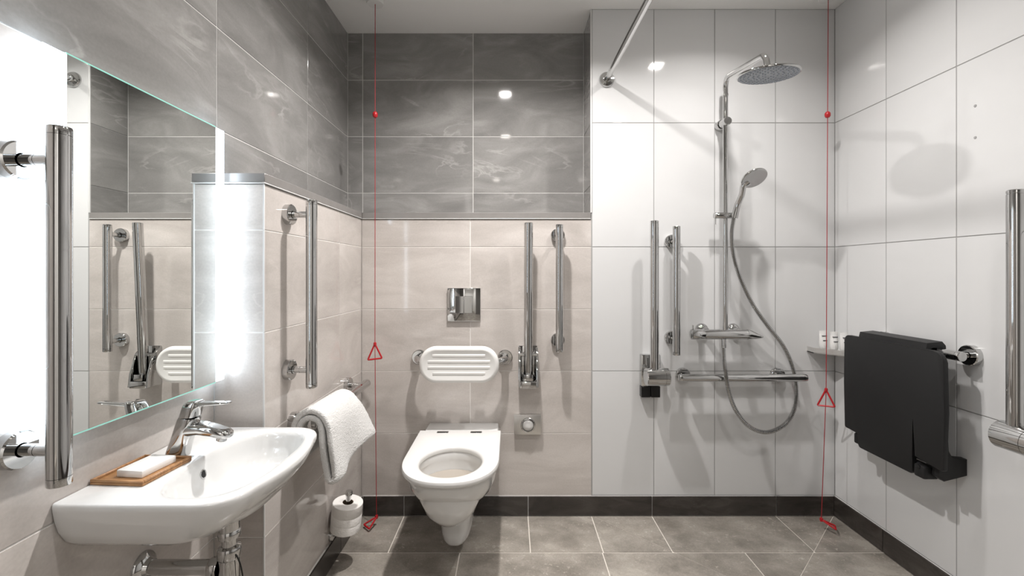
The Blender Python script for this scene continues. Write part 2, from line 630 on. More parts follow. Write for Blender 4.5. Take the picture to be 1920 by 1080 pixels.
def floor_piece(poly):
    if len(poly) < 3:
        return
    A = 0.5 * sum(poly[i][0] * poly[(i + 1) % len(poly)][1] - poly[(i + 1) % len(poly)][0] * poly[i][1] for i in range(len(poly)))
    if abs(A) < 2e-4:
        return
    cx = sum(p[0] for p in poly) / len(poly)
    cy = sum(p[1] for p in poly) / len(poly)
    bm = bmesh.new()
    f = bm.faces.new([bm.verts.new((p[0] - cx, p[1] - cy, 0)) for p in poly])
    bmesh.ops.recalc_face_normals(bm, faces=[f])
    if f.normal.z < 0:
        f.normal_flip()
    r = bmesh.ops.inset_region(bm, faces=[f], thickness=0.001)
    outer = [v for v in bm.verts if v not in f.verts]
    ed = [e for e in bm.edges if e.is_boundary]
    for v in outer:
        v.co.z = -0.0006
    ex = bmesh.ops.extrude_edge_only(bm, edges=ed)
    for v in ex['geom']:
        if isinstance(v, bmesh.types.BMVert):
            v.co.z = -TILE_T
    me = bpy.data.meshes.new('floor_tile')
    bm.to_mesh(me)
    bm.free()
    me.materials.append(MATS['floor_tile'])
    o = bpy.data.objects.new('floor_tile', me)
    o.location = (cx, cy, 0)
    o.parent = floor
    COL.objects.link(o)


g2 = 0.0024
DX, DY = 0.977, 1.617          # drain, where the falls meet
rows = [2.2 - 0.294 - 0.3 * k for k in range(-1, 14)]
rows[0] = YB
k = 0
for r0, r1 in zip(rows[1:], rows[:-1]):
    off = 0.082 if k % 2 == 0 else -0.214
    xs = [off + 0.597 * j for j in range(-4, 5)]
    xl = XP if r0 >= YP - 0.05 else XL
    xr_ = XR
    if r1 <= YF + 0.05:
        xl, xr_ = LX0, LX1
    if r0 < LY:
        break
    xs = [xl] + [x for x in xs if xl + 0.02 < x < xr_ - 0.02] + [xr_]
    if r1 > 1.02 and not any(abs(x - XS) < 0.02 for x in xs):
        xs = sorted(xs + [XS])
    for x0, x1 in zip(xs[:-1], xs[1:]):
        rect = [(x0 + g2, r0 + g2), (x1 - g2, r0 + g2), (x1 - g2, r1 - g2), (x0 + g2, r1 - g2)]
        mid = (x0 + x1) / 2
        if mid > XS and r1 > 1.02:
            q = 0.0022
            # four sectors round the drain, split by the two diagonals
            for s1 in (1, -1):
                for s2 in (1, -1):
                    p = clip(rect, s1, s1, s1 * (DX + DY) + q)
                    p = clip(p, s2, -s2, s2 * (DX - DY) + q)
                    floor_piece(p)
        else:
            floor_piece(rect)
    k += 1
# shower drain
dn = thing('floor_drain', 'round steel floor drain where the shower falls meet', 'drain', (DX, DY, 0))
MB().lathe([(0, 0.0), (0.055, 0.0), (0.055, 0.003), (0.050, 0.004), (0, 0.004)], (DX, DY, 0), (0, 0, 1), 40).build('plate', 'steel', dn)
b = MB()
for a in range(12):
    x, y = DX + 0.033 * math.cos(a * math.pi / 6), DY + 0.033 * math.sin(a * math.pi / 6)
    b.lathe([(0, 0.0045), (0.004, 0.0045), (0.004, 0.003)], (x, y, 0), (0, 0, 1), 10)
b.build('holes', 'dark_hole', dn)

# --- skirting, tile by tile
def skirting(nm, lo, hi, lab, origin, u, us):
    s = structure(MB().box(lo, hi).build(nm, 'grout_grey'), lab, 'skirting')
    tiles(s, origin, u, (0, 0, 1), us, [0.002, 0.097], 'skirting_tile', 'skirting_tile', thick=0.006, bev=0.001)

sk = 0.010
skirting('baseboard_back', (XP + sk, YB - 0.004, 0), (XR - sk, YB, 0.095), 'dark stone skirting along the back wall',
         (0, YB - sk, 0), (1, 0, 0), lines(XP + sk, XR - sk, [-0.515, 0.083, 0.68, 1.279]))
skirting('baseboard_right', (XR - 0.004, YF, 0), (XR, YB, 0.095), 'dark stone skirting along the right wall',
         (XR - sk, 0, 0), (0, -1, 0), lines(-YB, -YF, [-1.906 + 0.6 * j for j in range(6)]))
skirting('baseboard_left', (XP, YP - sk, 0), (XP + 0.004, YB - sk, 0.095), 'dark stone skirting along the boxed-out left wall',
         (XP + sk, 0, 0), (0, 1, 0), lines(YP - sk, YB - sk, [1.906]))
skirting('baseboard_left_near', (XL, YF, 0), (XL + 0.004, YP - sk, 0.095), 'dark stone skirting below the wash basin',
         (XL + sk, 0, 0), (0, 1, 0), lines(YF, YP - sk, [1.306 - 0.6 * j for j in range(5)]))

# ------------------------------------------------------------------ lamps
def downlight(x, y, lab, watts):
    t = thing('ceiling_downlight', lab, 'ceiling lamp', (x, y, HC), 'square ceiling downlights')
    b = MB()
    for lo, hi in (((-.055, -.055), (.055, -.040)), ((-.055, .040), (.055, .055)), ((-.055, -.040), (-.040, .040)), ((.040, -.040), (.055, .040))):
        b.box((x + lo[0], y + lo[1], HC - 0.006), (x + hi[0], y + hi[1], HC))
    b.build('frame', 'white_plastic', t)
    MB().box((x - .04, y - .04, HC - 0.003), (x + .04, y + .04, HC)).build('lens', 'lamp_lens', t)
    la = bpy.data.lights.new('downlight_light', 'AREA')
    la.shape = 'SQUARE'
    la.size = 0.055
    la.energy = watts
    la.color = (1.0, 0.962, 0.938)
    la.spread = R(144)
    lo = bpy.data.objects.new('downlight_light', la)
    lo.location = (0, 0, -0.008)
    lo.parent = t
    COL.objects.link(lo)


downlight(-0.04, 1.61, 'square ceiling downlight above the toilet', DOWNLIGHT_W)
downlight(0.89, 1.61, 'square ceiling downlight above the shower', DOWNLIGHT_W * 0.40)
downlight(-0.05, 0.61, 'square ceiling downlight nearer the camera on the basin side', DOWNLIGHT_W * 0.14)
downlight(0.89, 0.61, 'square ceiling downlight nearer the camera on the shower side', DOWNLIGHT_W * 0.18)
downlight(-0.20, -1.38, 'square ceiling downlight in the entrance lobby', DOWNLIGHT_W * 0.6)

# ------------------------------------------------------------------ mirror with light strips
MX, MY0, MY1, MZ0, MZ1 = -0.825, 0.802, 1.308, 0.867, 1.578
t = thing('illuminated_mirror', 'frameless wall mirror with two glowing vertical light strips above the basin', 'mirror', (XL, (MY0 + MY1) / 2, MZ0))
MB().box((MX - 0.006, MY0 + 0.043, MZ0), (MX, MY1 - 0.036, MZ1)).build('mirror_glass', 'mirror', t)
MB().box((MX - 0.006, MY0 + 0.043, MZ1), (MX - 0.0002, MY1 - 0.036, MZ1 + 0.003)).build('glass_edge', 'glass_edge', t)
MB().box((MX - 0.006, MY0 + 0.043, MZ0 - 0.003), (MX - 0.0002, MY1 - 0.036, MZ0)).build('glass_edge', 'glass_edge', t)
MB().box((XL, MY0 + 0.06, MZ0 + 0.05), (MX - 0.007, MY1 - 0.06, MZ1 - 0.05)).build('backing_box', 'mirror_back', t)
MB().box((MX - 0.006, MY0, MZ0), (MX, MY0 + 0.042, MZ1)).build('light_strip', 'led_strip', t)
MB().box((MX - 0.006, MY1 - 0.035, MZ0), (MX, MY1, MZ1)).build('light_strip', 'led_strip', t)

# ------------------------------------------------------------------ grab rails
def flange(parent, p, n, stand, r=0.033, th=0.020, sr=0.0105):
    f = MB().lathe([(0, 0), (r, 0), (r, th - 0.003), (r - 0.0025, th), (sr + 0.002, th), (sr + 0.002, th)], p, n, 40).build('flange', 'chrome', parent)
    MB().lathe([(sr, 0), (sr, stand * 0.55), (sr - 0.0012, stand * 0.55), (sr - 0.0012, stand * 0.55 + 0.0015), (sr, stand * 0.55 + 0.0015), (sr, stand)], p, n, 24).build('stem', 'chrome', f)


def bar_with_caps(parent, p0, p1, r):
    p0, p1 = Vector(p0), Vector(p1)
    d = (p1 - p0).normalized()
    L = (p1 - p0).length
    c = 0.016
    MB().lathe([(0, c), (r, c), (r, L - c), (0, L - c)], p0, d, 36).build('bar', 'chrome', parent)
    prof = [(0, 0), (r - 0.003, 0), (r - 0.0008, 0.0008), (r, 0.003), (r, c - 0.001), (r - 0.001, c - 0.0005), (r - 0.001, c + 0.002)]
    MB().lathe(prof, p0, d, 36).build('end_cap', 'chrome', parent)
    MB().lathe(prof, p1, -d, 36).build('end_cap', 'chrome', parent)


def grab_rail(lab, p0, p1, n, stand, posts, r=0.0175, fr=0.033):
    """p0, p1: bar ends; n: direction wall -> room; posts: distances along the bar of the wall flanges"""
    p0, p1, n = Vector(p0), Vector(p1), Vector(n)
    low = p0 if p0.z < p1.z else p1
    t = thing('grab_rail', lab, 'grab rail', low - n * stand, 'chrome grab rails')
    bar_with_caps(t, p0, p1, r)
    d = (p1 - p0).normalized()
    for s in posts:
        flange(t, p0 + d * s - n * stand, n, stand, fr)
    return t


grab_rail('large vertical chrome grab rail at the near side of the mirror', (-0.784, 0.79, 0.803), (-0.784, 0.79, 1.425), (1, 0, 0), 0.084, (0.061, 0.564))
grab_rail('vertical chrome grab rail on the beige wall beside the lit mirror', (-0.642, 1.465, 0.802), (-0.642, 1.465, 1.406), (1, 0, 0), 0.080, (0.058, 0.557))
grab_rail('horizontal chrome rail on the left wall with a white towel over it', (-0.643, 1.470, 0.680), (-0.643, 2.035, 0.680), (1, 0, 0), 0.079, (0.030, 0.525))
grab_rail('vertical chrome grab rail on the beige wall right of the toilet', (0.2255, 2.115, 0.805), (0.2255, 2.115, 1.397), (0, -1, 0), 0.085, (0.045, 0.548))
grab_rail('vertical chrome grab rail on the white shower wall beside the fold-down rail', P(1268.5, 666, 2.125), P(1268.5, 424, 2.125), (0, -1, 0), 0.075, (0.072, 0.535))
grab_rail('horizontal chrome grab rail below the shower valve', P(1273, 708.5, 2.125), P(1512, 708.5, 2.125), (0, -1, 0), 0.075, (0.044, 0.499))

# ------------------------------------------------------------------ fold-down rails
# the one beside the toilet, folded up
yt = 2.11
X0 = (991 - 958) * 2.12 / FPX
t = thing('folding_support_rail', 'folded-up chrome support rail on the beige wall beside the toilet', 'grab rail', (X0, YB, 0.62), 'fold-down support rails')
d0, d1 = Vector((X0, 2.150, 0.675)), Vector((X0, 2.112, 1.404))
MB().tube([d0, d0.lerp(d1, 0.5), d1 - Vector((0, 0, 0.002)), d1], 0.021, 32, rfun=lambda i, n: 0.021 if i < n - 1 else 0.0185).build('tube', 'chrome', t)
plate = MB().box((X0 - 0.046, YB - 0.012, 0.632), (X0 + 0.046, YB, 0.822), 0.004, 2).build('wall_plate', 'chrome', t)
for s in (-1, 1):
    xs_ = X0 + s * 0.040
    out = [(xs_, YB - 0.010, 0.818), (xs_, YB - 0.050, 0.790), (xs_, YB - 0.082, 0.700), (xs_, YB - 0.090, 0.640), (xs_, YB - 0.010, 0.636)]
    MB().prism([(p[0] - s * 0.004, p[1], p[2]) for p in out], (s * 0.011, 0, 0), 0.003).build('cheek', 'chrome', t)
MB().box((X0 - 0.040, YB - 0.092, 0.634), (X0 + 0.040, YB - 0.010, 0.668), 0.006, 3).build('foot_block', 'chrome', t)
MB().lathe([(0, -0.043), (0.008, -0.043), (0.008, 0.043), (0, 0.043)], (X0, YB - 0.047, 0.785), (1, 0, 0), 20).build('pivot_pin', 'chrome', t)
MB().box((X0 - 0.022, YB - 0.090, 0.668), (X0 + 0.022, YB - 0.070, 0.700), 0.006, 2).build('latch', 'chrome_soft', t)


def drum_rail(lab, pos, rot):
    """fold-down rail with a drum hinge; local x along the drum, -y away from the wall"""
    t = thing('folding_support_rail', lab, 'grab rail', (0, 0, 0), 'fold-down support rails')
    n = 0.105
    MB().lathe([(0, 0.70), (0.0195, 0.70), (0.0195, 1.399), (0.0185, 1.4), (0.0185, 1.402), (0.0195, 1.403), (0.0195, 1.410), (0.0175, 1.412), (0, 1.412)], (0, -n, 0), (0, 0, 1), 36).build('tube', 'chrome', t)
    r = 0.041
    MB().lathe([(0, -0.040), (r - 0.003, -0.040), (r, -0.037), (r, 0.042), (r - 0.0015, 0.0425)], (0, -n, 0.693), (1, 0, 0), 48).build('hinge_drum', 'chrome', t)
    MB().lathe([(r - 0.0015, 0.042), (r - 0.0015, 0.0435), (r, 0.044), (r, 0.061), (r - 0.003, 0.064), (0, 0.064)], (0, -n, 0.693), (1, 0, 0), 48).build('drum_cap', 'chrome', t)
    MB().box((-0.040, -0.034, 0.632), (0.052, 0.0, 0.782), 0.004, 2).build('wall_plate', 'chrome', t)
    MB().box((-0.028, -n, 0.660), (0.040, -0.03, 0.726), 0.008, 2).build('arm_block', 'chrome', t)
    MB().box((-0.039, -0.033, 0.578), (0.0055, -0.0005, 0.631), 0.002, 1).build('cover', 'black_gloss', t)
    MB().box((0.0075, -0.033, 0.578), (0.051, -0.0005, 0.631), 0.002, 1).build('cover', 'black_gloss', t)
    t.location = pos
    t.rotation_euler = (0, 0, rot)
    return t


drum_rail('folded-up chrome support rail with drum hinge on the white shower wall', ((1227 - 958) * 2.095 / FPX, YB, 0), 0)
drum_rail('folded-up chrome support rail with drum hinge at the right edge of the picture', (XR, 1.318, 0), R(-90))

# ------------------------------------------------------------------ toilet
TX = -0.231


def dshape(cx, hw, yf, yb, n=56, pw=2.3, straight=0.45):
    """D outline: flat back at yb, half-round front at yf (towards the camera)"""
    L = yb - yf
    ym = yf + L * (1 - straight)       # where the curve starts
    pts = []
    m = n // 2
    # back edge to left side, then round the front to the right side
    k1 = n // 7
    for i in range(k1):
        pts.append((cx - hw, yb + (ym - yb) * i / k1))
    m = n - 2 * k1
    for i in range(m):
        a = math.pi * i / (m - 1)
        c, s = math.cos(a), math.sin(a)
        x = -math.copysign(abs(c) ** (2 / pw), c) * hw
        y = ym - (abs(s) ** (2 / pw)) * (ym - yf)
        pts.append((cx + x, y))
    for i in range(k1):
        pts.append((cx + hw, ym + (yb - ym) * (i + 1) / k1))
    kb = n // 4
    for i in range(1, kb):
        pts.append((cx + hw - 2 * hw * i / kb, yb))
    return pts


t = thing('toilet', 'white wall-hung toilet with open seat', 'toilet', (TX, YB, 0.07))
prof = [(0.050, 0.028, 1.885), (0.054, 0.044, 1.862), (0.064, 0.056, 1.848), (0.080, 0.063, 1.838), (0.105, 0.067, 1.833), (0.15, 0.0695, 1.831), (0.20, 0.072, 1.828), (0.235, 0.075, 1.824),
        (0.246, 0.084, 1.806), (0.260, 0.106, 1.764), (0.287, 0.132, 1.708), (0.325, 0.157, 1.645), (0.365, 0.170, 1.606), (0.400, 0.1745, 1.589), (0.422, 0.1755, 1.585), (0.4285, 0.172, 1.589)]
rings = []
for h, hw, yf in prof:
    rings.append([(x, y, h) for x, y in dshape(TX, hw, yf, YB - 0.002, 56, 2.8 if h < 0.24 else 2.3, 0.6 if h > 0.24 else 0.5)])
# rim top, then down into the bowl
hole = (TX, 1.750)


def ell(cx, cy, a, bb, h, ref):
    """ellipse sampled at the same parameter as dshape rings"""
    out = []
    for x, y, _ in ref:
        an = math.atan2(y - cy, x - cx)
        out.append((cx + a * math.cos(an), cy + bb * math.sin(an), h))
    return out


ref = rings[-1]
for a, bb, h in ((0.128, 0.145, 0.4285), (0.124, 0.140, 0.42), (0.130, 0.143, 0.395), (0.122, 0.135, 0.33), (0.095, 0.110, 0.27), (0.06, 0.075, 0.235), (0.03, 0.04, 0.225)):
    rings.append(ell(hole[0], hole[1], a, bb, h, ref))
MB().loft(rings, True, True).build('pan', 'ceramic', t, angle=50)
wtr = [(hole[0] + 0.124 * math.cos(2 * math.pi * i / 40), hole[1] + 0.137 * math.sin(2 * math.pi * i / 40), 0.358) for i in range(40)]
b = MB()
b.loft([[(x, y, 0.35) for x, y, z in wtr], wtr], True, True)
b.build('water', 'water', t)
# raised ceramic deck at the wall
b = MB()
b.box((TX - 0.165, 2.075, 0.425), (TX + 0.172, YB - 0.002, 0.449), 0.008, 3)
b.build('rear_deck', 'ceramic', t)
# seat ring
so = dshape(TX, 0.186, 1.558, 2.085, 72, 2.3, 0.575)


def seat_ring(f, h):
    cx, cy = TX, 1.80
    return [(cx + (x - cx) * f, cy + (y - cy) * f, h) for x, y in so]


sr = [seat_ring(0.978, 0.4295), seat_ring(1.0, 0.434), seat_ring(1.0, 0.444), seat_ring(0.988, 0.4505), seat_ring(0.96, 0.452)]
ref = sr[-1]
for a, bb, h in ((0.131, 0.151, 0.4515), (0.122, 0.142, 0.447), (0.119, 0.139, 0.440), (0.120, 0.140, 0.4295)):
    sr.append(ell(hole[0], hole[1], a, bb, h, ref))
b = MB()
b.loft(sr, False, False)
b.bm.verts.ensure_lookup_table()
n_ = len(so)
vs_ = list(b.bm.verts)
a0, a1 = vs_[:n_], vs_[-n_:]
for i in range(n_):
    j = (i + 1) % n_
    b.bm.faces.new((a0[i], a1[i], a1[j], a0[j]))
seat = b.build('seat', 'seat_plastic', t, angle=50)
for s in (-0.077, 0.074):
    MB().box((TX + s - 0.026, 2.045, 0.451), (TX + s + 0.026, 2.064, 0.4545), 0.0015, 1).build('hinge', 'chrome_soft', seat)
    MB().box((TX + s - 0.022, 2.0455, 0.4535), (TX + s + 0.022, 2.0515, 0.4555)).build('hinge_slot', 'dark_hole', seat)

# back cushion
t = thing('backrest_cushion', 'white ribbed back cushion on chrome wall brackets above the toilet', 'backrest', (TX, YB, 0.75))
CY = 2.035


def pill(cx, cz, hw, hh, r, y, n=12):
    out = []
    for sx, sz, a0 in ((1, 1, 0), (-1, 1, 90), (-1, -1, 180), (1, -1, 270)):
        for i in range(n + 1):
            a = R(a0 + 90 * i / n)
            out.append((cx + sx * (hw - r) + r * math.cos(a), y, cz + sz * (hh - r) + r * math.sin(a)))
    return out


cx, cz = (860 - 958) * CY / FPX, CAM_H - (685 - 512) * CY / FPX
hw, hh = 0.180, 0.083
rings = [pill(cx, cz, hw - 0.02, hh - 0.02, hh - 0.024, CY + 0.050), pill(cx, cz, hw - 0.004, hh - 0.004, hh - 0.006, CY + 0.042), pill(cx, cz, hw, hh, hh - 0.004, CY + 0.022),
         pill(cx, cz, hw - 0.003, hh - 0.003, hh - 0.007, CY + 0.008), pill(cx, cz, hw - 0.012, hh - 0.012, hh - 0.016, CY), pill(cx, cz, hw - 0.020, hh - 0.018, hh - 0.022, CY + 0.0002),
         pill(cx, cz, hw - 0.025, hh - 0.022, hh - 0.026, CY + 0.002)]
pad = MB().loft(rings, True, True).build('pad', 'cushion', t, angle=60)
for i in range(4):
    zz = cz + 0.041 - i * 0.0265
    ww = 0.118 if i in (0, 3) else 0.140
    pr = []
    for xx in (-ww, -ww + 0.010, ww - 0.010, ww):
        e = 0.1 if abs(xx) == ww else 1.0
        pr.append([(cx + xx, CY + 0.006, zz - 0.012), (cx + xx, CY + 0.0021, zz - 0.010), (cx + xx, CY + 0.0020 - 0.0014 * e, zz - 0.003), (cx + xx, CY + 0.0020 - 0.0026 * e, zz + 0.003),
                   (cx + xx, CY + 0.0020 - 0.0014 * e, zz + 0.006), (cx + xx, CY + 0.0021, zz + 0.008), (cx + xx, CY + 0.006, zz + 0.009)])
    MB().loft(pr, True, True).build('rib', 'cushion', pad, angle=60)
for s, fx in ((-1, (787 - 958) * YB / FPX), (1, (947 - 958) * YB / FPX)):
    fz = CAM_H - (669 - 512) * YB / FPX
    f = MB().lathe([(0, 0), (0.036, 0), (0.036, 0.014), (0.032, 0.019), (0, 0.019)], (fx, YB, fz), (0, -1, 0), 36).build('flange', 'chrome', t)
    MB().tube(fillet([(fx, YB - 0.015, fz), (fx, YB - 0.075, fz), (fx - s * 0.06, CY + 0.065, fz - 0.015), (cx + s * 0.02, CY + 0.062, fz - 0.015)], [0.03, 0.03], 8), 0.0165, 20).build('bracket_tube', 'chrome', f)
for s in (-1, 1):
    MB().box((cx + s * 0.1 - 0.02, CY + 0.040, cz - 0.03), (cx + s * 0.1 + 0.02, CY + 0.080, cz + 0.03), 0.004, 1).build('clamp', 'chrome_soft', t)

# flush plate
t = thing('flush_plate', 'square polished chrome flush plate above the back cushion', 'flush plate', (-0.227, YB, 0.935))
fx0, fx1, fz0, fz1 = (838.5 - 958) * 2.188 / FPX, (901 - 958) * 2.188 / FPX, CAM_H - (602.5 - 512) * 2.188 / FPX, CAM_H - (540 - 512) * 2.188 / FPX
MB().box((fx0, YB - 0.013, fz0), (fx1, YB, fz1), 0.003, 2).build('plate', 'chrome', t)
mx_, mz_ = (fx0 + fx1) / 2, (fz0 + fz1) / 2
MB().box((mx_ - 0.041, YB - 0.017, mz_ - 0.041), (mx_ - 0.001, YB - 0.012, mz_ + 0.041), 0.0015, 1).build('button', 'chrome', t)
MB().box((mx_ + 0.001, YB - 0.0165, mz_ - 0.041), (mx_ + 0.041, YB - 0.012, mz_ + 0.041), 0.0015, 1).build('button', 'chrome', t)

# push-button plate
t = thing('push_button_plate', 'rectangular steel plate with a domed push button low on the beige wall', 'push button', (0.08, YB, 0.38))
bx0, bx1 = (964 - 958) * 2.175 / FPX, (1015 - 958) * 2.175 / FPX
bz0, bz1 = CAM_H - (815 - 512) * 2.175 / FPX, CAM_H - (778 - 512) * 2.175 / FPX
MB().box((bx0, YB - 0.026, bz0), (bx1, YB, bz1), 0.003, 2).build('plate', 'steel', t)
bc = Vector(((bx0 + bx1) / 2 + 0.001, YB - 0.026, (bz0 + bz1) / 2 - 0.002))
rg = MB().lathe([(0.036, 0), (0.034, 0.005), (0.029, 0.006), (0.027, 0.002), (0.027, 0)], bc, (0, -1, 0), 36).build('ring', 'chrome', t)
MB().lathe([(0.0265, 0), (0.0255, 0.004), (0.020, 0.010), (0.011, 0.0135), (0, 0.0145)], bc, (0, -1, 0), 36).build('button', 'seat_plastic', t)

# ------------------------------------------------------------------ wash basin
BY = 1.073
RIM = 0.735


def basin_outline():
    pts = [(XL + 0.002, 0.855)]
    for i in range(13):
        a = R(-90 + 90 * i / 12)
        pts.append((-0.600 + 0.075 * math.cos(a), 0.930 + 0.075 * math.sin(a)))
    for i in range(1, 16):
        y = 0.930 + (2 * (BY - 0.930)) * i / 16
        pts.append((-0.525 + 0.024 * (1 - ((y - BY) / (BY - 0.930)) ** 2), y))
    m = [(x, 2 * BY - y) for x, y in reversed(pts[:14])]
    return pts + m


def ray_sample(poly, c, n):
    out = []
    for i in range(n):
        a = 2 * math.pi * i / n
        d = (math.cos(a), math.sin(a))
        best = None
        for k in range(len(poly)):
            p, q = poly[k], poly[(k + 1) % len(poly)]
            ex, ey = q[0] - p[0], q[1] - p[1]
            den = d[0] * ey - d[1] * ex
            if abs(den) < 1e-12:
                continue
            tt = ((p[0] - c[0]) * ey - (p[1] - c[1]) * ex) / den
            uu = ((p[0] - c[0]) * d[1] - (p[1] - c[1]) * d[0]) / den
            if tt > 0 and -1e-9 <= uu <= 1 + 1e-9:
                best = tt if best is None else max(best, tt)
        out.append((c[0] + d[0] * best, c[1] + d[1] * best))
    return out


BC = (-0.632, BY)
outer = ray_sample(basin_outline(), BC, 144)
bowl = []
for i in range(144):
    a = 2 * math.pi * i / 144
    c, s = math.cos(a), math.sin(a)
    ex = 2.8
    rr = (abs(c / 0.100) ** ex + abs(s / 0.186) ** ex) ** (-1 / ex)
    bowl.append((BC[0] + rr * c, BC[1] + rr * s))
rings = []
for h, sx, sy in ((0.612, 0.42, 0.46), (0.616, 0.54, 0.60), (0.628, 0.69, 0.76), (0.648, 0.82, 0.875), (0.674, 0.915, 0.945), (0.700, 0.975, 0.98), (0.720, 0.998, 0.997), (0.729, 1.0, 1.0), (0.7335, 0.993, 0.993), (RIM, 0.975, 0.981)):
    rings.append([(XL + 0.002 + (x - XL - 0.002) * sx, BY + (y - BY) * sy, h) for x, y in outer])
for f, h in ((1.03, RIM - 0.0003), (1.0, 0.7325), (0.972, 0.722), (0.945, 0.700), (0.89, 0.672), (0.78, 0.650), (0.60, 0.638), (0.35, 0.632), (0.12, 0.630)):
    rings.append([(BC[0] + (x - BC[0]) * f, BC[1] + (y - BC[1]) * f, h) for x, y in bowl])
t = thing('wash_basin', 'small white ceramic wall-hung wash basin below the mirror', 'wash basin', (XL, BY, 0.612))
MB().loft(rings, True, True).build('bowl', 'ceramic', t, angle=60)
MB().lathe([(0, 0), (0.021, 0), (0.020, 0.003), (0, 0.0045)], (BC[0], BC[1], 0.631), (0, 0, 1), 28).build('drain_plug', 'chrome', t)
ov = Vector((-0.7255, BY + 0.0, 0.697))
od = Vector((1, 0, 0.22))
MB().lathe([(0.0105, -0.004), (0.0105, 0.0012), (0.0085, 0.0016), (0.0078, 0.0)], ov, od, 24).build('overflow_ring', 'chrome', t)
MB().lathe([(0.0085, -0.003), (0.0085, 0.0004), (0, 0.0004)], ov, od, 24).build('overflow_hole', 'dark_hole', t)

# tap
TXB, TYB = -0.795, 1.085
t = thing('basin_mixer_tap', 'chrome single-lever mixer tap on the basin deck', 'tap', (TXB, TYB, RIM))


def rrect_ring(c, ax, ay, hx, hy, n=24, pw=3.2):
    c, ax, ay = Vector(c), Vector(ax).normalized(), Vector(ay).normalized()
    out = []
    for i in range(n):
        a = 2 * math.pi * i / n
        cc, ss = math.cos(a), math.sin(a)
        rr = (abs(cc / hx) ** pw + abs(ss / hy) ** pw) ** (-1 / pw)
        out.append(c + ax * rr * cc + ay * rr * ss)
    return out


def T(u, v, wv=0.0):
    return Vector((TXB + u, TYB + wv, RIM + v))


Yv = Vector((0, 1, 0))
# body leaning out over the bowl
b = MB()
rings = []
for u, v, hx, hy in ((0.0, 0.0, 0.0225, 0.0235), (0.0005, 0.004, 0.0225, 0.0235), (0.010, 0.035, 0.0205, 0.0225), (0.021, 0.068, 0.0205, 0.0225), (0.028, 0.088, 0.021, 0.0225), (0.030, 0.094, 0.0195, 0.021)):
    rings.append(rrect_ring(T(u, v), Vector((1, 0, -0.12)), Yv, hx, hy))
b.loft(rings, True, True).build('body', 'chrome', t, angle=50)
b = MB()
rings = []
for u, v, hz, hy in ((0.010, 0.058, 0.022, 0.0215), (0.035, 0.0665, 0.0180, 0.0220), (0.060, 0.067, 0.0145, 0.0225), (0.090, 0.061, 0.0125, 0.0225), (0.115, 0.0540, 0.0110, 0.0200), (0.124, 0.0515, 0.0085, 0.016), (0.128, 0.050, 0.005, 0.010)):
    rings.append(rrect_ring(T(u, v), Vector((0.22, 0, 1)), Yv, hz, hy, pw=2.8))
sp = b.loft(rings, True, True).build('spout', 'chrome', t, angle=50)
MB().lathe([(0.0115, 0.0), (0.0115, 0.014), (0.0095, 0.016), (0, 0.016)], T(0.108, 0.052), (-0.22, 0, -1), 28).build('aerator', 'chrome_soft', sp)
b = MB()
rings = []
for u, v, hx, hy in ((0.0305, 0.0955, 0.0195, 0.021), (0.034, 0.108, 0.0195, 0.021), (0.037, 0.119, 0.019, 0.0205), (0.040, 0.128, 0.017, 0.019), (0.041, 0.1315, 0.013, 0.016)):
    rings.append(rrect_ring(T(u, v), Vector((1, 0, 0.02)), Yv, hx, hy))
cap_ = b.loft(rings, True, True).build('lever_base', 'chrome', t, angle=50)
b = MB()
rings = []
for u, v, hz, hy in ((0.028, 0.1255, 0.0050, 0.0190), (0.050, 0.1250, 0.0045, 0.0180), (0.080, 0.1255, 0.0035, 0.0155), (0.108, 0.1270, 0.0030, 0.0140), (0.122, 0.1278, 0.0026, 0.0105), (0.127, 0.128, 0.0015, 0.005)):
    rings.append(rrect_ring(T(u, v), (0, 0, 1), Yv, hz, hy, pw=2.6))
b.loft(rings, True, True).build('lever', 'chrome', cap_, angle=50)

# soap tray and soap
t = thing('soap_tray', 'small square bamboo tray on the basin deck', 'tray', (-0.806, 0.995, RIM))
M = Matrix.Translation((-0.804, 0.997, RIM)) @ Matrix.Rotation(R(-4), 4, 'Z')
MB().box((-0.058, -0.066, 0.0), (0.058, 0.066, 0.006), 0.002, 2, M).build('base', 'bamboo', t)
for lo, hi in (((-0.058, -0.066), (0.058, -0.0605)), ((-0.058, 0.0605), (0.058, 0.066)), ((-0.058, -0.0605), (-0.0525, 0.0605)), ((0.0525, -0.0605), (0.058, 0.0605))):
    MB().box((lo[0], lo[1], 0.0055), (hi[0], hi[1], 0.0115), 0.0015, 1, M).build('rim', 'bamboo', t)
sp_ = MB().box((-0.030, -0.043, 0.0062), (0.030, 0.043, 0.0215), 0.0025, 2, Matrix.Translation((-0.797, 0.998, RIM)) @ Matrix.Rotation(R(-6), 4, 'Z')).build('soap_bar', 'soap', None, (-0.797, 0.998, RIM + 0.0062))
tag(sp_, 'small white rectangular soap on the bamboo tray', 'soap')

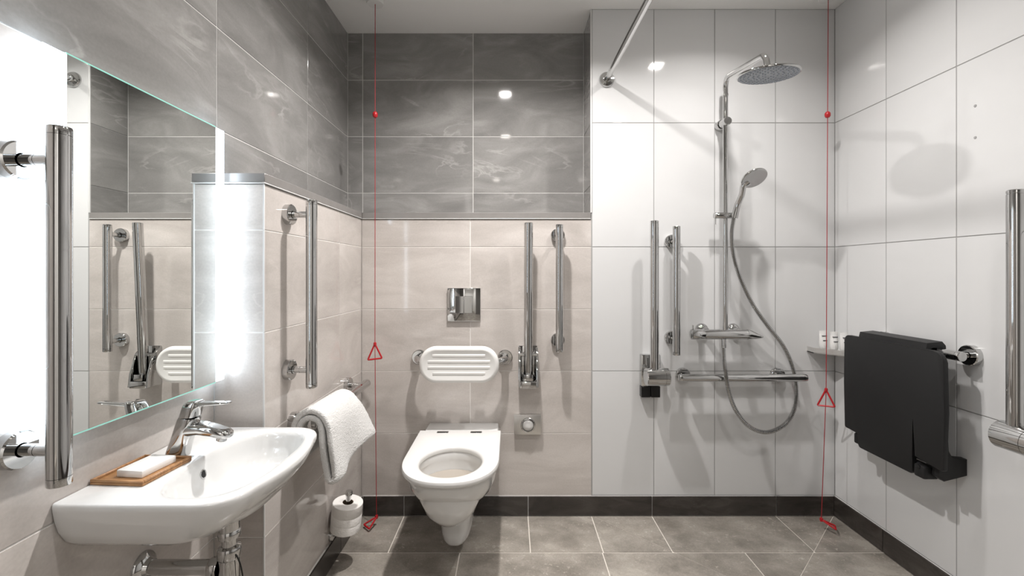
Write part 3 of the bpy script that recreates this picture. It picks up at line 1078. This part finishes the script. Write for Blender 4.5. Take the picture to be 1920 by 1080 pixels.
# waste trap under the basin
t = thing('basin_waste_trap', 'chrome waste pipe and bottle trap below the basin', 'pipe', (-0.664, BY, 0.33))
wx, wy = -0.664, 1.073
MB().lathe([(0, 0.63), (0.0225, 0.63), (0.0225, 0.560), (0.020, 0.558), (0.0165, 0.556), (0.0165, 0.50), (0.0165, 0.44)], (wx, wy, 0), (0, 0, 1), 36).build('tailpipe', 'chrome', t)
MB().lathe([(0.0165, 0.548), (0.0235, 0.550), (0.0245, 0.553), (0.0245, 0.566), (0.0225, 0.569)], (wx, wy, 0), (0, 0, 1), 36).build('nut', 'chrome', t)
MB().lathe([(0.0165, 0.531), (0.024, 0.528), (0.0255, 0.524), (0.0255, 0.506), (0.024, 0.503), (0.0215, 0.500)], (wx, wy, 0), (0, 0, 1), 36).build('nut', 'chrome', t)
MB().lathe([(0.0215, 0.505), (0.0225, 0.495), (0.0235, 0.43), (0.030, 0.425), (0.031, 0.42), (0.031, 0.345), (0.027, 0.335), (0, 0.333)], (wx, wy, 0), (0, 0, 1), 36).build('trap_bottle', 'chrome', t)
MB().lathe([(0.0165, 0.02), (0.0165, 0.198)], (wx, wy, 0.478), (-1, 0, 0), 28).build('outlet_pipe', 'chrome', t)
MB().lathe([(0.0165, 0.045), (0.0215, 0.043), (0.0225, 0.040), (0.0225, 0.026), (0.021, 0.022)], (wx, wy, 0.478), (-1, 0, 0), 32).build('nut', 'chrome', t)
MB().lathe([(0.036, 0), (0.036, 0.003), (0.032, 0.009), (0.022, 0.014), (0.0185, 0.022), (0.0165, 0.022)], (XL, wy, 0.478), (1, 0, 0), 36).build('wall_rosette', 'chrome', t)
MB().tube(catmull([(wx + 0.024, wy - 0.012, 0.514), (wx + 0.032, wy - 0.010, 0.490), (wx + 0.036, wy - 0.006, 0.45), (wx + 0.03, wy, 0.40)], 6), 0.0018, 8).build('earth_wire', 'black_gloss', t)

# ------------------------------------------------------------------ towel
path = [(-0.688, 0.560), (-0.692, 0.620), (-0.690, 0.665), (-0.680, 0.692), (-0.662, 0.706), (-0.642, 0.706), (-0.625, 0.695), (-0.617, 0.670), (-0.612, 0.620), (-0.607, 0.570), (-0.603, 0.535),
        (-0.599, 0.517), (-0.590, 0.508), (-0.580, 0.514), (-0.577, 0.530), (-0.580, 0.575), (-0.586, 0.630), (-0.595, 0.680), (-0.612, 0.712), (-0.635, 0.727), (-0.660, 0.728), (-0.685, 0.714), (-0.703, 0.685), (-0.708, 0.640), (-0.707, 0.575)]
cs = catmull([(x + 0.009, 0, z) for x, z in path], 4)
NU, NV = len(cs), 26
bm = bmesh.new()
rings = []
from mathutils import noise as mnoise
for j in range(NV):
    f = j / (NV - 1)
    row = []
    for i, c in enumerate(cs):
        s = i / (NU - 1)
        y = 1.452 + (1.742 - 1.452) * f
        drop = max(0.0, 0.70 - c.z) / 0.19
        outerf = 1.0 if s > 0.47 else 0.0
        front = 1.0 if c.x > -0.621 else 0.0
        x = c.x + 0.012 * mnoise.noise((y * 9, c.z * 6, 3.0)) * front * drop
        x += front * drop * (0.026 * f ** 2 * (1 if outerf else 0.7))
        x += 0.020 * front * drop * math.sin(f * 7.5 + 0.6) * 0.45
        z = c.z - 0.010 * f * (1 - drop)
        z += drop * front * (0.035 * f * f - 0.008 * math.sin(f * 6))
        y += drop * front * (0.035 * (f - 0.35)) + 0.006 * mnoise.noise((c.z * 12, f * 3, 7.0))
        if outerf and front:
            y += 0.020 * drop * f
        row.append(bm.verts.new((x, y, z)))
    rings.append(row)
for a, b_ in zip(rings[:-1], rings[1:]):
    for i in range(NU - 1):
        bm.faces.new((a[i], a[i + 1], b_[i + 1], b_[i]))
tb = MB()
tb.bm.free()
tb.bm = bm
tw = tb.build('hand_towel', 'towel', None, (-0.65, 1.6, 0.5), angle=180)
so_ = tw.modifiers.new('thick', 'SOLIDIFY'); so_.thickness = 0.019; so_.offset = 0
su = tw.modifiers.new('sub', 'SUBSURF'); su.levels = 1; su.render_levels = 2
tx = bpy.data.textures.new('pile', 'CLOUDS'); tx.noise_scale = 0.006
ds = tw.modifiers.new('pile', 'DISPLACE'); ds.texture = tx; ds.strength = 0.0035; ds.mid_level = 0.5
tag(tw, 'folded white terry hand towel hanging over the horizontal left rail', 'towel')

# ------------------------------------------------------------------ toilet roll on its holder
rc = P(650, 966, 1.82)
ax = Vector((0.12, -0.05, 1)).normalized()
hd = thing('toilet_roll_holder', 'chrome upright toilet roll holder low on the left wall', 'roll holder', (XP, 1.82, 0.12))
p0 = rc - ax * 0.075
p1 = rc + ax * 0.080
MB().lathe([(0, -0.002), (0.009, -0.002), (0.010, 0.0), (0.010, 0.155), (0.0125, 0.156), (0.0135, 0.159), (0.0135, 0.172), (0.012, 0.175), (0, 0.175)], p0, ax, 24).build('post', 'chrome', hd)
pw_ = Vector((XP, p0.y, p0.z))
MB().tube([p0 + ax * 0.003, Vector((XP + 0.004, p0.y, p0.z - 0.006))], 0.007, 16).build('arm', 'chrome', hd)
MB().lathe([(0, 0), (0.024, 0), (0.024, 0.006), (0.021, 0.009), (0, 0.009)], (XP, p0.y, p0.z - 0.006), (1, 0, 0), 28).build('flange', 'chrome', hd)
rl = thing('toilet_roll', 'white toilet paper roll on the chrome holder by the skirting', 'toilet roll', rc - ax * 0.058)
b = MB()
b.lathe([(0.021, -0.055), (0.056, -0.055), (0.058, -0.053), (0.0585, -0.02), (0.058, -0.019), (0.0588, -0.018), (0.0588, 0.012), (0.0582, 0.013), (0.0588, 0.014), (0.058, 0.053), (0.056, 0.055), (0.021, 0.055)], rc, ax, 48)
b.build('paper', 'paper', rl)
b = MB()
b.lathe([(0.021, -0.0545), (0.021, 0.0545), (0.0195, 0.0545), (0.0195, -0.0545), (0.021, -0.0545)], rc, ax, 32)
b.build('core', 'cardboard', rl)

# ------------------------------------------------------------------ shower set
SX, SY = (1360 - 958) * 2.135 / FPX, 2.135
t = thing('shower_column', 'chrome shower column with riser pipe, overhead rose and thermostatic valve', 'shower', (SX, YB, 0.86))
vz = CAM_H - (627 - 512) * 2.125 / FPX
elbow = Vector((0.944, 1.69, 1.982))
head_c = Vector((0.947, 1.675, 1.902))
pts = fillet([(SX, SY, vz), (SX, SY, 2.088), elbow, head_c + Vector((0, 0.003, 0.022))], [0.06, 0.035], 12)
riser = MB().tube(pts, 0.0115, 24).build('riser_pipe', 'chrome', t)
MB().lathe([(0.0115, 0), (0.0135, 0.001), (0.0135, 0.010), (0.0115, 0.011)], (SX, SY, 2.0), (0, 0, 1), 24).build('joint_ring', 'chrome', riser)
# overhead rose
hn = Vector((0.0, 0.085, -1)).normalized()
rose = MB().lathe([(0, -0.030), (0.014, -0.030), (0.016, -0.018), (0.030, -0.012), (0.095, -0.006), (0.104, -0.003), (0.105, 0.0), (0.104, 0.003), (0.101, 0.0045)], head_c, hn, 64).build('overhead_rose', 'chrome', t)
MB().lathe([(0.101, 0.0045), (0.100, 0.0042), (0, 0.0042)], head_c, hn, 64).build('spray_face', 'spray_face', rose)
b = MB()
u_ = hn.cross(Vector((1, 0, 0))).normalized()
v_ = hn.cross(u_)
for ri, cnt in ((0.018, 6), (0.034, 12), (0.05, 18), (0.066, 24), (0.080, 30), (0.092, 36)):
    for k in range(cnt):
        a = 2 * math.pi * k / cnt
        b.lathe([(0.0028, 0.004), (0.0022, 0.0068), (0, 0.0068)], head_c + (u_ * math.cos(a) + v_ * math.sin(a)) * ri, hn, 6)
b.build('nozzles', 'rubber', rose, kind='stuff')
# wall bracket high on the riser
bz = CAM_H + (512 - 231) * 2.15 / FPX
br = MB().lathe([(0, 0), (0.0245, 0), (0.0245, 0.028), (0.023, 0.030), (0.0145, 0.031), (0.0145, 0.036), (0.0195, 0.0365), (0.0195, 0.085), (0.0175, 0.088), (0, 0.088)], (SX + 0.002, YB, bz), (0, -1, 0), 32).build('wall_bracket', 'chrome', t)
# slider and hand shower
slz = CAM_H + (512 - 404) * 2.125 / FPX
sl = MB().lathe([(0, -0.052), (0.013, -0.052), (0.0145, -0.050), (0.0145, 0.048), (0.013, 0.051), (0, 0.051)], (SX - 0.004, SY - 0.008, slz), (1, 0, 0), 28).build('slider', 'chrome', t)
MB().lathe([(0, 0), (0.002, 0), (0.002, 0.03), (0, 0.03)], (SX - 0.050, SY - 0.010, slz - 0.012), (0, 0, -1), 10).build('slider_lever', 'chrome', sl)
hs0 = P(1377, 409, 2.10)
hs1 = P(1383, 385, 2.09)
hs2 = P(1391, 365, 2.065)
hc = P(1414, 334, 2.02)
hn2 = Vector((0.10, -0.60, -0.79)).normalized()
rim_pt = hc - hn2 * 0.010 + (P(1396, 351, 2.045) - hc)
hand = MB()
hp = catmull([hs0, hs1, hs2, rim_pt, rim_pt.lerp(hc - hn2 * 0.012, 0.45)], 8)
hand.tube(hp, 0.012, 20, rfun=lambda i, n: 0.0150 - 0.0025 * math.sin(math.pi * i / n) + (0.003 if i > n * 0.8 else 0))
hand.lathe([(0, -0.020), (0.030, -0.018), (0.048, -0.011), (0.055, -0.003), (0.056, 0.0), (0.055, 0.003), (0.052, 0.004)], hc, hn2, 48)
hd_ = hand.build('hand_shower', 'chrome', t, angle=50)
MB().lathe([(0.052, 0.004), (0.050, 0.0038), (0, 0.0038)], hc, hn2, 48).build('hand_spray_face', 'chrome_soft', hd_)
# thermostat
vx0, vx1 = (1295 - 958) * 2.125 / FPX, (1428 - 958) * 2.125 / FPX
vy = 2.125
r = 0.0235
valve = MB().lathe([(0, 0.063), (r - 0.001, 0.063), (r - 0.001, 0.065), (r, 0.066), (r, 0.260), (r - 0.001, 0.2605), (r - 0.001, 0.262), (0, 0.262)], (vx0, vy, vz), (1, 0, 0), 40).build('thermostatic_valve', 'chrome', t)
kn = MB().lathe([(0, 0.0), (r - 0.004, 0.001), (r + 0.0005, 0.004), (r + 0.001, 0.012), (r + 0.001, 0.060), (r - 0.001, 0.063), (0, 0.063)], (vx0, vy, vz), (1, 0, 0), 40).build('temperature_knob', 'chrome', valve)
b = MB()
b.box((vx0 + 0.0085, vy - 0.006, vz + r - 0.003), (vx0 + 0.0125, vy + 0.006, vz + r + 0.020), 0.001, 1)
b.build('knob_lever', 'chrome', valve)
rings = []
for d, hz_, hy_, dz in ((0.2625, r, r, 0), (0.275, r, r, 0), (0.295, 0.018, r - 0.002, -0.004), (0.318, 0.010, r - 0.005, -0.009), (0.330, 0.006, r - 0.009, -0.011), (0.338, 0.0035, 0.006, -0.010)):
    rings.append(rrect_ring((vx0 + d, vy, vz + dz), (0, 0, 1), (0, 1, 0), hz_, hy_, 28, 2.1))
MB().loft(rings, True, True).build('flow_knob', 'chrome', valve, angle=50)
b = MB()
for fx in (0.921, 1.071):
    MB().lathe([(0, 0), (0.032, 0), (0.032, 0.006), (0.027, 0.016), (0.016, 0.022), (0.0155, 0.06), (0, 0.06)], (fx, YB, vz + 0.012), (0, -1, 0), 32).build('inlet_rosette', 'chrome', valve)
# hose
hpts = [(1376, 408, 2.105), (1372, 440, 2.11), (1376, 482, 2.115), (1389, 524, 2.12), (1411, 570, 2.13), (1440, 612, 2.14), (1468, 648, 2.155), (1486, 688, 2.170), (1493.5, 730, 2.165), (1489, 768, 2.14),
        (1470, 797, 2.12), (1437, 810.5, 2.10), (1405, 800, 2.09), (1381, 772, 2.085), (1367, 737, 2.085), (1360, 695, 2.09), (1357, 665, 2.105), (1357, 634, 2.118)]
hpath = resample(catmull([P(*q) for q in hpts], 14), 0.0018)
MB().tube(hpath, 0.008, 10, rfun=lambda i, n: 0.0100 if i % 4 in (0, 1) else 0.0068).build('hose', 'chrome_soft', t, angle=20)
MB().tube([P(1357, 636, 2.118), P(1357, 652, 2.112)], 0.0105, 20).build('hose_collar', 'chrome', t)

# ------------------------------------------------------------------ curtain rail
cx_, cz_ = 0.4625, 2.105
t = thing('curtain_rail', 'chrome shower curtain rail running forward from a wall flange', 'curtain rail', (cx_, YB, cz_))
MB().lathe([(0, 0), (0.037, 0), (0.037, 0.006), (0.033, 0.012), (0.018, 0.015), (0.017, 0.032), (0, 0.032)], (cx_, YB, cz_), (0, -1, 0), 36).build('flange', 'chrome', t)
MB().tube(fillet([(cx_, YB - 0.01, cz_), (cx_ + 0.018, 0.62, cz_), (XR - 0.004, 0.62, cz_)], [0.18], 14), 0.0135, 20).build('rail', 'chrome', t)
MB().lathe([(0, 0), (0.037, 0), (0.037, 0.006), (0.033, 0.012), (0.018, 0.015), (0.017, 0.032), (0, 0.032)], (XR, 0.62, cz_), (-1, 0, 0), 36).build('flange', 'chrome', t)

# ------------------------------------------------------------------ shower seat on the right wall
t = thing('shower_seat', 'folded-up black hanging shower seat on a chrome rail', 'shower seat', (XR, 1.73, 0.45))
PX = 1.445           # outer face of the folded seat


def S(y, z, x=PX):
    return (x, y, z)


# outline of the folded seat seen from the room: two side wings and a longer middle
ol = []


def corner(cy, cz_2, r, a0, a1, n=7):
    for i in range(n + 1):
        a = R(a0 + (a1 - a0) * i / n)
        ol.append((cy + r * math.cos(a), cz_2 + r * math.sin(a)))


yn, yfz = 1.522, 1.972
top, wing, mid = 0.905, 0.505, 0.447
m0, m1 = 1.640, 1.895
corner(yn + 0.035, top - 0.035, 0.035, 180, 90)
corner(yfz - 0.022, top - 0.022, 0.022, 90, 0)
ol += [(yfz + 0.003, 0.70)]
corner(yfz - 0.010, wing + 0.010, 0.010, 0, -90, 4)
ol += [(m1 + 0.002, wing)]
corner(m1 - 0.012, mid + 0.012, 0.012, 0, -90, 4)
corner(m0 + 0.010, mid + 0.010, 0.010, -90, -180, 4)
ol += [(m0, 0.52), (m0 + 0.0005, 0.645), (m0 - 0.003, 0.660), (m0 - 0.0065, 0.645), (m0 - 0.010, wing + 0.01)]
corner(yn + 0.008, wing + 0.008, 0.008, -90, -180, 4)
ol += [(yn - 0.004, 0.70)]
panel = MB().prism([S(y, z) for y, z in ol], (0.017, 0, 0), 0.003).build('seat_panel', 'black_plastic', t)
# rear panel with hook over the rail
rail_x, rail_z = XR - 0.062, 0.892
MB().prism([(PX + 0.020, y, z) for y, z in ((1.545, 0.898), (1.95, 0.898), (1.95, 0.500), (1.545, 0.500))], (0.012, 0, 0), 0.003).build('back_panel', 'black_plastic', t)
MB().prism([(rail_x - 0.040, 1.60, 0.925), (rail_x + 0.014, 1.60, 0.930), (rail_x + 0.026, 1.60, 0.916), (rail_x + 0.030, 1.60, 0.880), (rail_x + 0.018, 1.60, 0.876), (rail_x + 0.015, 1.60, 0.910), (rail_x - 0.022, 1.60, 0.910), (rail_x - 0.050, 1.60, 0.885)], (0, 0.31, 0), 0.002).build('hook_cover', 'black_plastic', t)
for yy in (1.560, 1.905):
    # side frame: slopes from the hook down to a foot resting on the wall
    out = [(rail_x - 0.042, yy, 0.900), (rail_x - 0.020, yy, 0.890), (XR - 0.068, yy, 0.560), (XR - 0.055, yy, 0.535), (XR - 0.001, yy, 0.532), (XR - 0.001, yy, 0.475), (XR - 0.08, yy, 0.455), (PX + 0.020, yy, 0.470), (PX + 0.034, yy, 0.70)]
    MB().prism(out, (0, 0.026, 0), 0.003).build('side_frame', 'black_plastic', t)
MB().lathe([(0, 0), (0.021, 0), (0.021, 0.005), (0.0215, 0.30), (0.021, 0.305), (0, 0.305)], (PX + 0.030, 1.608, 0.472), (0, 1, 0), 24).build('hinge_bar', 'black_plastic', t)
MB().box((PX - 0.002, 1.590, 0.448), (PX + 0.050, 1.632, 0.492), 0.006, 2).build('hinge_block', 'black_plastic', t)
MB().box((PX + 0.004, 1.903, 0.455), (PX + 0.050, 1.925, 0.498), 0.006, 2).build('hinge_block', 'black_plastic', t)
MB().lathe([(0, 0), (0.008, 0), (0.007, 0.004), (0, 0.005)], (PX - 0.001, 1.612, 0.486), (-1, 0, 0), 16).build('hinge_screw', 'black_gloss', t)
# the chrome rail it hangs on is a rail of its own
grab_rail('short chrome rail on the right wall holding the black shower seat', (rail_x, 1.515, rail_z), (rail_x, 1.935, rail_z), (-1, 0, 0), 0.062, (0.028, 0.385), r=0.0165, fr=0.035)

# ------------------------------------------------------------------ corner shelf with toiletries
t = thing('corner_shelf', 'small steel corner shelf holding toiletry tubes', 'shelf', (XR, YB, 0.78))
shx, shy = 0.135, 0.16
sz0, sz1 = 0.792, 0.818
tri = [(XR - shx, YB, sz0), (XR, YB, sz0), (XR, YB - shy, sz0), (XR - 0.04, YB - shy, sz0), (XR - shx, YB - 0.05, sz0)]
MB().prism(tri, (0, 0, 0.004), 0).build('tray', 'steel', t)
for i, (a, b2) in enumerate(((4, 0), (3, 4), (2, 3))):
    p, q = Vector(tri[a]), Vector(tri[b2])
    d = (q - p).normalized()
    n = Vector((-d.y, d.x, 0)) * 0.0015
    if n.dot(Vector((XR - 0.03, YB - 0.03, sz0)) - p) < 0:
        n = -n
    hgt = sz1 - sz0
    MB().prism([p, q, q + n, p + n], (0, 0, hgt), 0).build('lip', 'steel', t)


def toiletry(x, y, lab):
    z = sz0 + 0.005
    tt = thing('toiletry_tube', lab, 'tube', (x, y, z), 'white toiletry tubes on the corner shelf')
    MB().lathe([(0, 0), (0.0125, 0), (0.0135, 0.002), (0.0135, 0.018), (0.0125, 0.0195), (0, 0.0195)], (x, y, z), (0, 0, 1), 24).build('cap', 'white_plastic', tt)
    rings = []
    for h, hx, hy in ((0.020, 0.0145, 0.0145), (0.026, 0.0165, 0.0165), (0.05, 0.0175, 0.0145), (0.075, 0.0185, 0.0090), (0.090, 0.0190, 0.0035), (0.102, 0.0192, 0.0014)):
        rings.append(rrect_ring((x, y, z + h), (1, 0, 0), (0, 1, 0), hx, hy, 24, 2.1))
    bd = MB().loft(rings, True, True).build('tube_body', 'tube_plastic', tt, angle=50)
    # printed lines, too small to read in the photo
    for h, hwid, hy in ((0.076, 0.011, 0.0094), (0.055, 0.009, 0.0139)):
        MB().box((x - hwid, y - hy - 0.0012, z + h), (x + hwid, y - hy + 0.004, z + h + 0.0035)).build('print', 'print_ink', bd)
    return tt


toiletry(1.4785, 2.155, 'white toiletry tube on the corner shelf, behind the red cord')
toiletry(1.5010, 2.115, 'white toiletry tube in the middle of the corner shelf')
toiletry(1.5300, 2.090, 'white toiletry tube on the corner shelf nearest the black seat')

# ------------------------------------------------------------------ emergency pull cords
def cord(lab, top, knot_z, tri_c, tri_size, tri_rot, bottom, end_dir, box):
    t = thing('emergency_pull_cord', lab, 'pull cord', (top[0], top[1], 0), 'red emergency pull cords')
    top, bottom = Vector(top), Vector(bottom)
    tri_c = Vector(tri_c)
    kz = top.lerp(tri_c, (top.z - knot_z) / (top.z - tri_c.z))
    MB().tube([top, kz, tri_c, bottom], 0.0016, 8).build('string', 'red_cord', t)
    MB().lathe([(0, -0.013), (0.008, -0.013), (0.012, -0.006), (0.012, 0.006), (0.007, 0.013), (0, 0.013)], kz, (0, 0, 1), 12).build('connector', 'red_plastic', t)

    def triangle(apex, down, side, size):
        down, side = Vector(down).normalized(), Vector(side).normalized()
        a = apex
        b1 = apex + down * size + side * size * 0.46
        b2 = apex + down * size - side * size * 0.46
        pts = fillet([a, b1, b2, a + side * -0.001], [size * 0.08, size * 0.08], 4)
        b = MB().tube(pts, 0.0040, 8)
        b.lathe([(0, -0.008), (0.0055, -0.008), (0.0075, 0.0), (0.0055, 0.008), (0, 0.008)], apex, (0, 0, 1), 10)
        b.build('triangle_handle', 'red_plastic', t)

    triangle(tri_c, (0.0, 0.0, -1), (math.cos(tri_rot), math.sin(tri_rot), 0.10), tri_size)
    triangle(bottom, end_dir, Vector(end_dir).cross(Vector((0.1, 0.1, 1))), 0.056)
    if box:
        MB().lathe([(0, 0), (0.038, 0), (0.040, -0.003), (0.040, -0.018), (0.036, -0.024), (0, -0.024)], (top.x, top.y, HC), (0, 0, 1), 40).build('ceiling_switch', 'white_plastic', t)


cord('red emergency pull cord hanging beside the toilet', (P(703.5, 0, 2.12).x, 2.12, HC - 0.02), P(703, 215, 2.12).z, P(703, 645, 2.12), 0.070, 0.15,
     P(706, 969, 2.11), (-0.55, -0.55, -0.42), True)
cord('red emergency pull cord hanging in the shower corner', (P(1553, 0, 2.08).x, 2.08, HC - 0.02), P(1552, 215, 2.08).z, P(1549, 731, 2.08), 0.074, -0.85,
     P(1540, 974, 2.075), (0.75, -0.50, -0.36), True)
